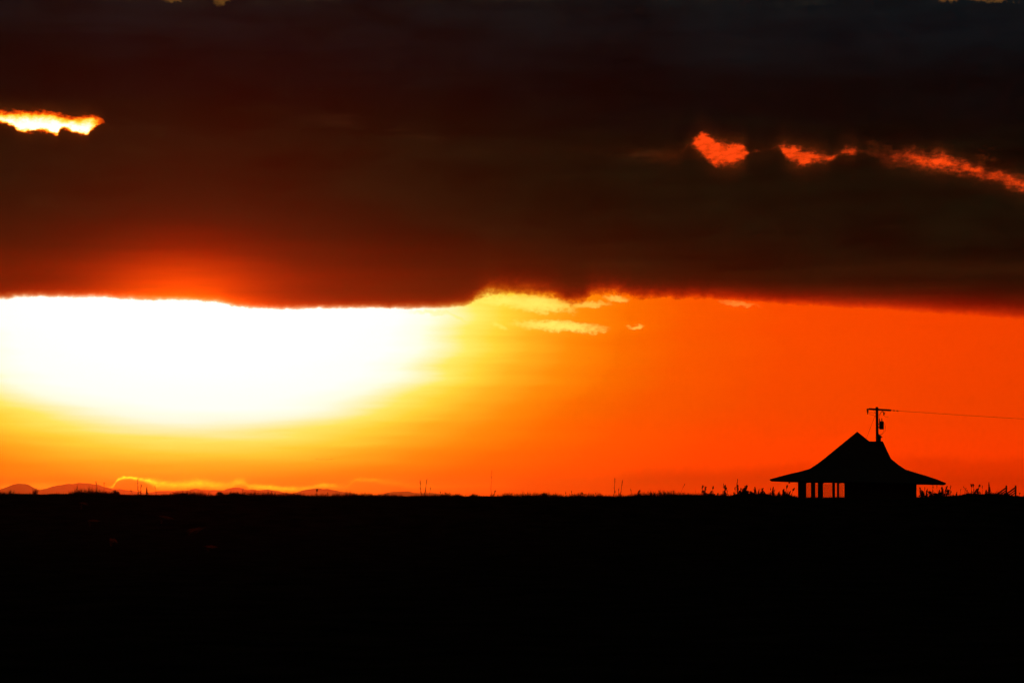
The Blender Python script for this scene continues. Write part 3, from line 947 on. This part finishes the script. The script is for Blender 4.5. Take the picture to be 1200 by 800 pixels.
WEEDS = [
    # left
    (13, 571.5, 'tuft', 'spiky grass tuft below the leftmost hill', 0.35, 1.1), (6, 575, 'tuft', 'small grass tuft at the far left edge', 0.1, .9),
    (41.5, 569.5, 'tuft', 'grass tuft in the dip between the two left hills', 0.05, .9), (36, 576, 'tuft', 'short grass tuft just left of the dip between the hills', -0.1, .7),
    (91, 571.5, 'wisp', 'hair-thin stalk below the top of the broad left hill', 0, 1),
    (113.5, 564.5, 'thin', 'thin stalk, left one of a pair over the broad hill slope', 0, 1), (122.5, 566, 'wisp', 'thin stalk, right one of a pair over the broad hill slope', 0, 1),
    (118, 574, 'tuft', 'low grass clump at the foot of the paired thin stalks', -.1, 1.8), (128, 573.5, 'tuft', 'low grass clump right of the paired thin stalks', .2, 1.5), (136, 574, 'mound', 'small dark mound of leaves on the broad hill slope', 0, .9),
    (157, 575, 'wisp', 'short stalk leaning left beside the tall stalks under the bright cloud rim', -.15, 1),
    (162.2, 561.5, 'thin', 'tallest bare stalk under the bright cloud rim', -.02, 1), (165.5, 568, 'thin', 'middle bare stalk under the bright cloud rim', .02, 1),
    (172.6, 570, 'spike', 'dense dark spike under the bright cloud rim', .01, .5), (184, 569.5, 'wisp', 'faint stalk leaning right of the dense dark spike', -.1, 1),
    (228, 574, 'tuft', 'sparse grass tuft under the small pointed hill', 0, .8), (258, 575.5, 'mound', 'low rounded mound left of the middle hill', 0, .9), (215, 577, 'mound', 'low flat mound below the small pointed hill', 0, 1.1),
    (274, 577, 'mound', 'low dark mound below the middle hill', 0, 1.0), (284, 574, 'wisp', 'thin stalk just right of the middle hill top', .05, 1),
    (343, 574, 'tuft', 'grass clump in the gap between two middle hills', 0, 2.0), (371.5, 573, 'head', 'stubby seed head in front of the fourth hill', .02, 1),
    (494.3, 562.5, 'thin', 'tall stalk, left one of a forked pair before the last hill', -.10, 1), (497.6, 562, 'thin', 'tall stalk, right one of a forked pair before the last hill', .12, 1), (503, 572, 'wisp', 'short stalk right of the forked pair', .08, 1),
    # middle
    (536, 577, 'tuft', 'grass clump just right of the last hill', .1, 1.6), (556, 577.5, 'tuft', 'broad grass clump left of the tallest lone stalk', 0, 2.0),
    (575.6, 551.5, 'wisp', 'tallest lone stalk in the middle of the horizon', .03, 1), (577.5, 575, 'thin', 'short bent stalk leaning from the foot of the lone stalk', .16, 1),
    (620.5, 579.5, 'mound', 'low mound right of the tallest lone stalk', 0, 1.0), (635.5, 577.5, 'mound', 'tiny upright clump in the middle of the crest', 0, .6), (651, 577, 'tuft', 'wide grass clump in the middle of the crest', 0, 1.9),
    (682, 577, 'head', 'short stub with a fat head left of two tall stalks', 0, 1),
    (719.5, 560.5, 'thin', 'tall stalk, left one of two right of the middle', .04, 1), (726.5, 563, 'thin', 'tall stalk, right one of two right of the middle', .14, 1), (724, 572, 'wisp', 'shorter stalk between the two tall ones', .05, 1),
    (739, 573, 'wisp', 'thin short stalk right of the two tall ones', 0, 1), (745, 575, 'bushy', 'small ragged weed leaning right past the two tall stalks', .12, .55), (796, 567, 'wisp', 'faint culm leaning right left of the weed thicket', .3, 1), (790, 575.5, 'wisp', 'short faint culm leaning left', -.05, 1),
    (804, 580, 'mound', 'low mound at the left end of the weed thicket', 0, 1.2), (816, 580, 'mound', 'second low mound at the left end of the thicket', 0, 1.0),
    # thicket left of the hut
    (825.5, 567.5, 'bushy', 'ragged weed heading the left end of the thicket', .02, .75), (831, 577.5, 'mound', 'leafy mound at the foot of the ragged thicket weed', 0, 1.3), (835.3, 569.5, 'head', 'slim stalk with a single dark head in the thicket', 0, 1),
    (840.6, 577, 'spike', 'short dark clump right of the single headed stalk', .03, .55), (848.6, 568.5, 'bushy', 'dense upright weed in the thicket middle', .04, .7), (846, 567, 'wisp', 'faint culm behind the dense thicket weed', .08, 1),
    (861, 571, 'thin', 'short stalk at the left of the tallest thicket weeds', 0, 1), (863.8, 561, 'thin', 'tallest stalk of the thicket left of the hut', -.01, 1),
    (868, 566.5, 'bushy', 'big feathery weed beside the tallest thicket stalk', .04, 1.05), (874, 569, 'bushy', 'feathery weed leaning right of the tallest thicket stalk', .08, .6), (866, 578.5, 'mound', 'wide leafy mound under the tallest thicket weeds', 0, 1.5), (878, 578, 'mound', 'leafy mound right of the feathery weeds', 0, 1.3),
    (884.6, 569.5, 'spike', 'dark pointed spike between the thicket and the hut', -.02, .75), (892, 578.5, 'mound', 'flat topped leafy mound before the hut eave', 0, 1.2), (895.6, 577, 'bushy', 'small ragged weed before the left eave tip', .03, .5),
    (905.2, 569.5, 'spike', 'pointed spike just under the left eave tip', .02, .75), (911.5, 575.2, 'spike', 'smaller spike right of the one under the eave tip', .06, .6), (919.8, 568, 'head', 'tall headed stalk leaning right under the left eave', .12, 1),
    (926, 571.5, 'head', 'headed stalk leaning hard right beside the hut corner', .20, 1), (925, 577, 'tuft', 'grass tuft beside the hut left corner', .3, .7), (900, 580, 'mound', 'leafy mound under the left eave tip', 0, 1.4),
    # right of the hut
    (1080.5, 573.5, 'bushy', 'small open weed beside the hut right wall', .02, .5), (1082.6, 571, 'wisp', 'thin stalk by the small open weed at the right wall', .02, 1), (1092.5, 568.5, 'thin', 'bare stalk under the right eave', 0, 1), (1097.5, 568, 'wisp', 'hair-thin stalk under the right eave tip', 0, 1),
    (1095.5, 577.5, 'mound', 'leafy mound under the right eave', 0, 1.4), (1101.2, 571, 'bushy', 'upright ragged weed under the right eave tip', .02, .55), (1108, 569, 'bushy', 'thick weed leaning right past the right eave tip', .18, .8), (1112.6, 568.8, 'thin', 'stalk leaning right beside the thick leaning weed', .05, 1),
    (1116.5, 577, 'tuft', 'short grass tuft right of the thick leaning weed', .2, .7), (1124, 573.5, 'wisp', 'thin stalk left of the twin headed stalks', .06, 1), (1131, 572.5, 'wisp', 'thin stalk right next to the twin headed stalks', .0, 1),
    (1137.8, 566.8, 'head', 'left of the twin headed stalks right of the hut', 0, 1), (1139.8, 566.8, 'head', 'right of the twin headed stalks right of the hut', 0, 1), (1137, 578, 'mound', 'low leafy mound at the foot of the twin stalks', 0, 1.6),
    (1145.2, 568.5, 'bushy', 'ragged weed between twin stalks and the tall spike', .03, .5), (1150.4, 569, 'wisp', 'single thin stalk left of the tall spike', 0, 1),
    (1158.6, 564.2, 'spike', 'tall dark spike left of the slanting rails', -.02, .75), (1154.6, 573, 'spike', 'short spike at the foot of the tall one', .02, .5), (1164, 575, 'tuft', 'grass tuft between the tall spike and the rails', .1, .6), (1192.5, 578, 'wisp', 'short stalk right of the slanting rails', .1, 1),
    (1199, 578.5, 'tuft', 'grass tuft at the far right edge', 0, .8),
]
for px, py, kd, lb, ln, sp in WEEDS:
    weed(px, py, kd, lb, ln, spread=sp)
rw = random.Random(5)
ORD = ['first', 'second', 'third', 'fourth', 'fifth', 'sixth', 'seventh', 'eighth', 'ninth', 'tenth', 'eleventh', 'twelfth', 'thirteenth', 'fourteenth',
       'fifteenth', 'sixteenth', 'seventeenth', 'eighteenth', 'nineteenth', 'twentieth']
LOOK = {'bushy': 'ragged', 'spike': 'pointed', 'tuft': 'fan shaped', 'wisp': 'hair-thin'}
for n, (a, b_), base_py, hi_, kinds, text, grp in (
        (20, (822, 930), 581, 13, ('bushy', 'spike', 'tuft', 'wisp'), 'short {} weed in the thicket left of the hut, {} from the left', 'short weeds left of the hut'),
        (14, (1078, 1164), 580, 11, ('bushy', 'spike', 'tuft', 'wisp'), 'short {} weed between hut and slanting rails, {} from the hut', 'short weeds right of the hut'),
        (20, (4, 800), 581.5, 6, ('tuft', 'wisp', 'tuft', 'bushy'), 'low {} sprig along the open crest, {} from the left', 'sprigs along the open crest')):
    for k, px in enumerate(sorted(rw.uniform(a, b_) for _ in range(n))):
        kd = rw.choice(kinds)
        weed(px, base_py - rw.uniform(3, hi_), kd, text.format(LOOK[kd], ORD[k]), rw.gauss(.02, .06), grp, rw.uniform(.4, .75))

# ------------------------------------------------------------------ bleached straw on the near side of the bank, left
STRAW = [(100, 590, 9, 22, 'short straw tangle near the crest under the broad left hill'), (112, 610, 13, 3, 'flat straw strand midway down the left bank'),
         (196, 606.5, 15, 20, 'bright bent straw sloping right below the bright cloud rim'), (229, 620.5, 17, -27, 'brightest straw wisp, rising right, on the left bank'),
         (135, 633, 9, 50, 'dim straw clump low on the left bank'), (250, 640.5, 12, 6, 'long dim straw row at the foot of the left bank')]


def bank_point(px, py):
    best = None
    for k in range(600):
        d = 90 + k * 0.1
        x = (px - 600) / F * d
        z = ground_z(x, d)
        row = HORIZON - (z - EYE) / d * F
        if row <= py:
            return Vector((x, d, z))
    return Vector(((px - 600) / F * 149, 149, ground_z((px - 600) / F * 149, 149)))


for px, py, ln, ang, lb in STRAW:
    c = bank_point(px, py + 6)
    rr = random.Random(px)
    mb = MB()
    sc_ = c.y / F
    e0 = -ln * sc_ * .42
    mb.v += [(e0 - .0008, 0, -.05), (e0 + .0008, 0, -.05)]                 # one crown that every blade grows from
    for k in range(14):
        l = ln * sc_ * rr.uniform(.6, 1.0)
        a = R(-ang + rr.gauss(0, 6))
        off = Vector((rr.gauss(0, ln * sc_ * .15), rr.gauss(0, .12), 6 * sc_ + rr.gauss(0, .016)))
        dv = Vector((math.cos(a), rr.gauss(0, .2), math.sin(a)))
        up = Vector((-math.sin(a), -.5, math.cos(a))).normalized() * .008
        p0 = off - dv * l / 2; p1 = off + Vector((0, 0, .02)); p2 = off + dv * l / 2
        i0 = len(mb.v)
        mb.v += [tuple(q) for q in (p0 - up * .12, p0 + up * .12, p1 - up, p1 + up, p2)]
        mb.f += [(0, 1, i0 + 1, i0), (i0, i0 + 1, i0 + 3, i0 + 2), (i0 + 2, i0 + 3, i0 + 4)]
    tag(mb.build('straw_clump', M['straw'], loc=c), lb, 'straw', 'bleached straw on the bank')

# ------------------------------------------------------------------ distant birds
BIRDS = [(371.2, 537.6, 1.4, 'tiny far bird, leftmost of a line low over the hills'), (376.6, 538.3, 2.0, 'tiny far bird, second and largest of a line low over the hills'),
         (383.2, 538.4, 1.4, 'tiny far bird, third of a line low over the hills'), (388.4, 538.0, 1.5, 'tiny far bird, rightmost of a line low over the hills'),
         (676.4, 416.8, 1.0, 'tiny far bird, left one of two in the orange sky'), (690.0, 419.4, 1.0, 'tiny far bird, right one of two in the orange sky')]
for k, (px, py, s, lb) in enumerate(BIRDS):
    d = 1500.0
    p = W(px, py, d)
    root = empty('bird', p)
    tag(root, lb, 'bird', 'birds far off in the sky')
    mb = MB(); mb.tube([(0, -.34 * s, 0), (0, -.25 * s, .02), (0, 0, .02), (0, .22 * s, 0), (0, .40 * s, .01)], [.02, .06 * s, .10 * s, .06 * s, .02], 8)
    mb.build('body', M['feather'], root, True)
    for sd_ in (-1, 1):
        mb = MB()
        mb.add([(sd_ * .05 * s, -.16 * s, .03), (sd_ * .05 * s, .14 * s, .03), (sd_ * .38 * s, .10 * s, .17 * s), (sd_ * .38 * s, -.15 * s, .18 * s), (sd_ * .78 * s, .1 * s, .08 * s),
                (sd_ * .05 * s, -.16 * s, .055), (sd_ * .05 * s, .14 * s, .055), (sd_ * .38 * s, .10 * s, .2 * s), (sd_ * .38 * s, -.15 * s, .21 * s)],
               [(0, 1, 2, 3), (3, 2, 4), (5, 8, 7, 6), (8, 4, 7), (0, 3, 8, 5), (1, 6, 7, 2), (2, 7, 4), (3, 4, 8)])
        mb.build('wing', M['feather'], root)
    root.rotation_euler.z = R(25 * (k % 3 - 1))

# ------------------------------------------------------------------ the air itself
hb = MB()
hb.box(-40500, 40500, -4500, 84500, -5.0, 450)
m = bpy.data.materials.new('haze_air')
m.use_nodes = True
t = m.node_tree
t.nodes.clear()
pv = t.nodes.new('ShaderNodeVolumePrincipled')
pv.inputs['Color'].default_value = (0.98, 0.62, 0.14, 1)
pv.inputs['Density'].default_value = 0.75 / 78000.0
pv.inputs['Anisotropy'].default_value = 0.93
mo = t.nodes.new('ShaderNodeOutputMaterial')
t.links.new(pv.outputs[0], mo.inputs['Volume'])
tag(hb.build('haze', m), 'thin orange evening haze over the whole land', 'haze', kind='stuff')
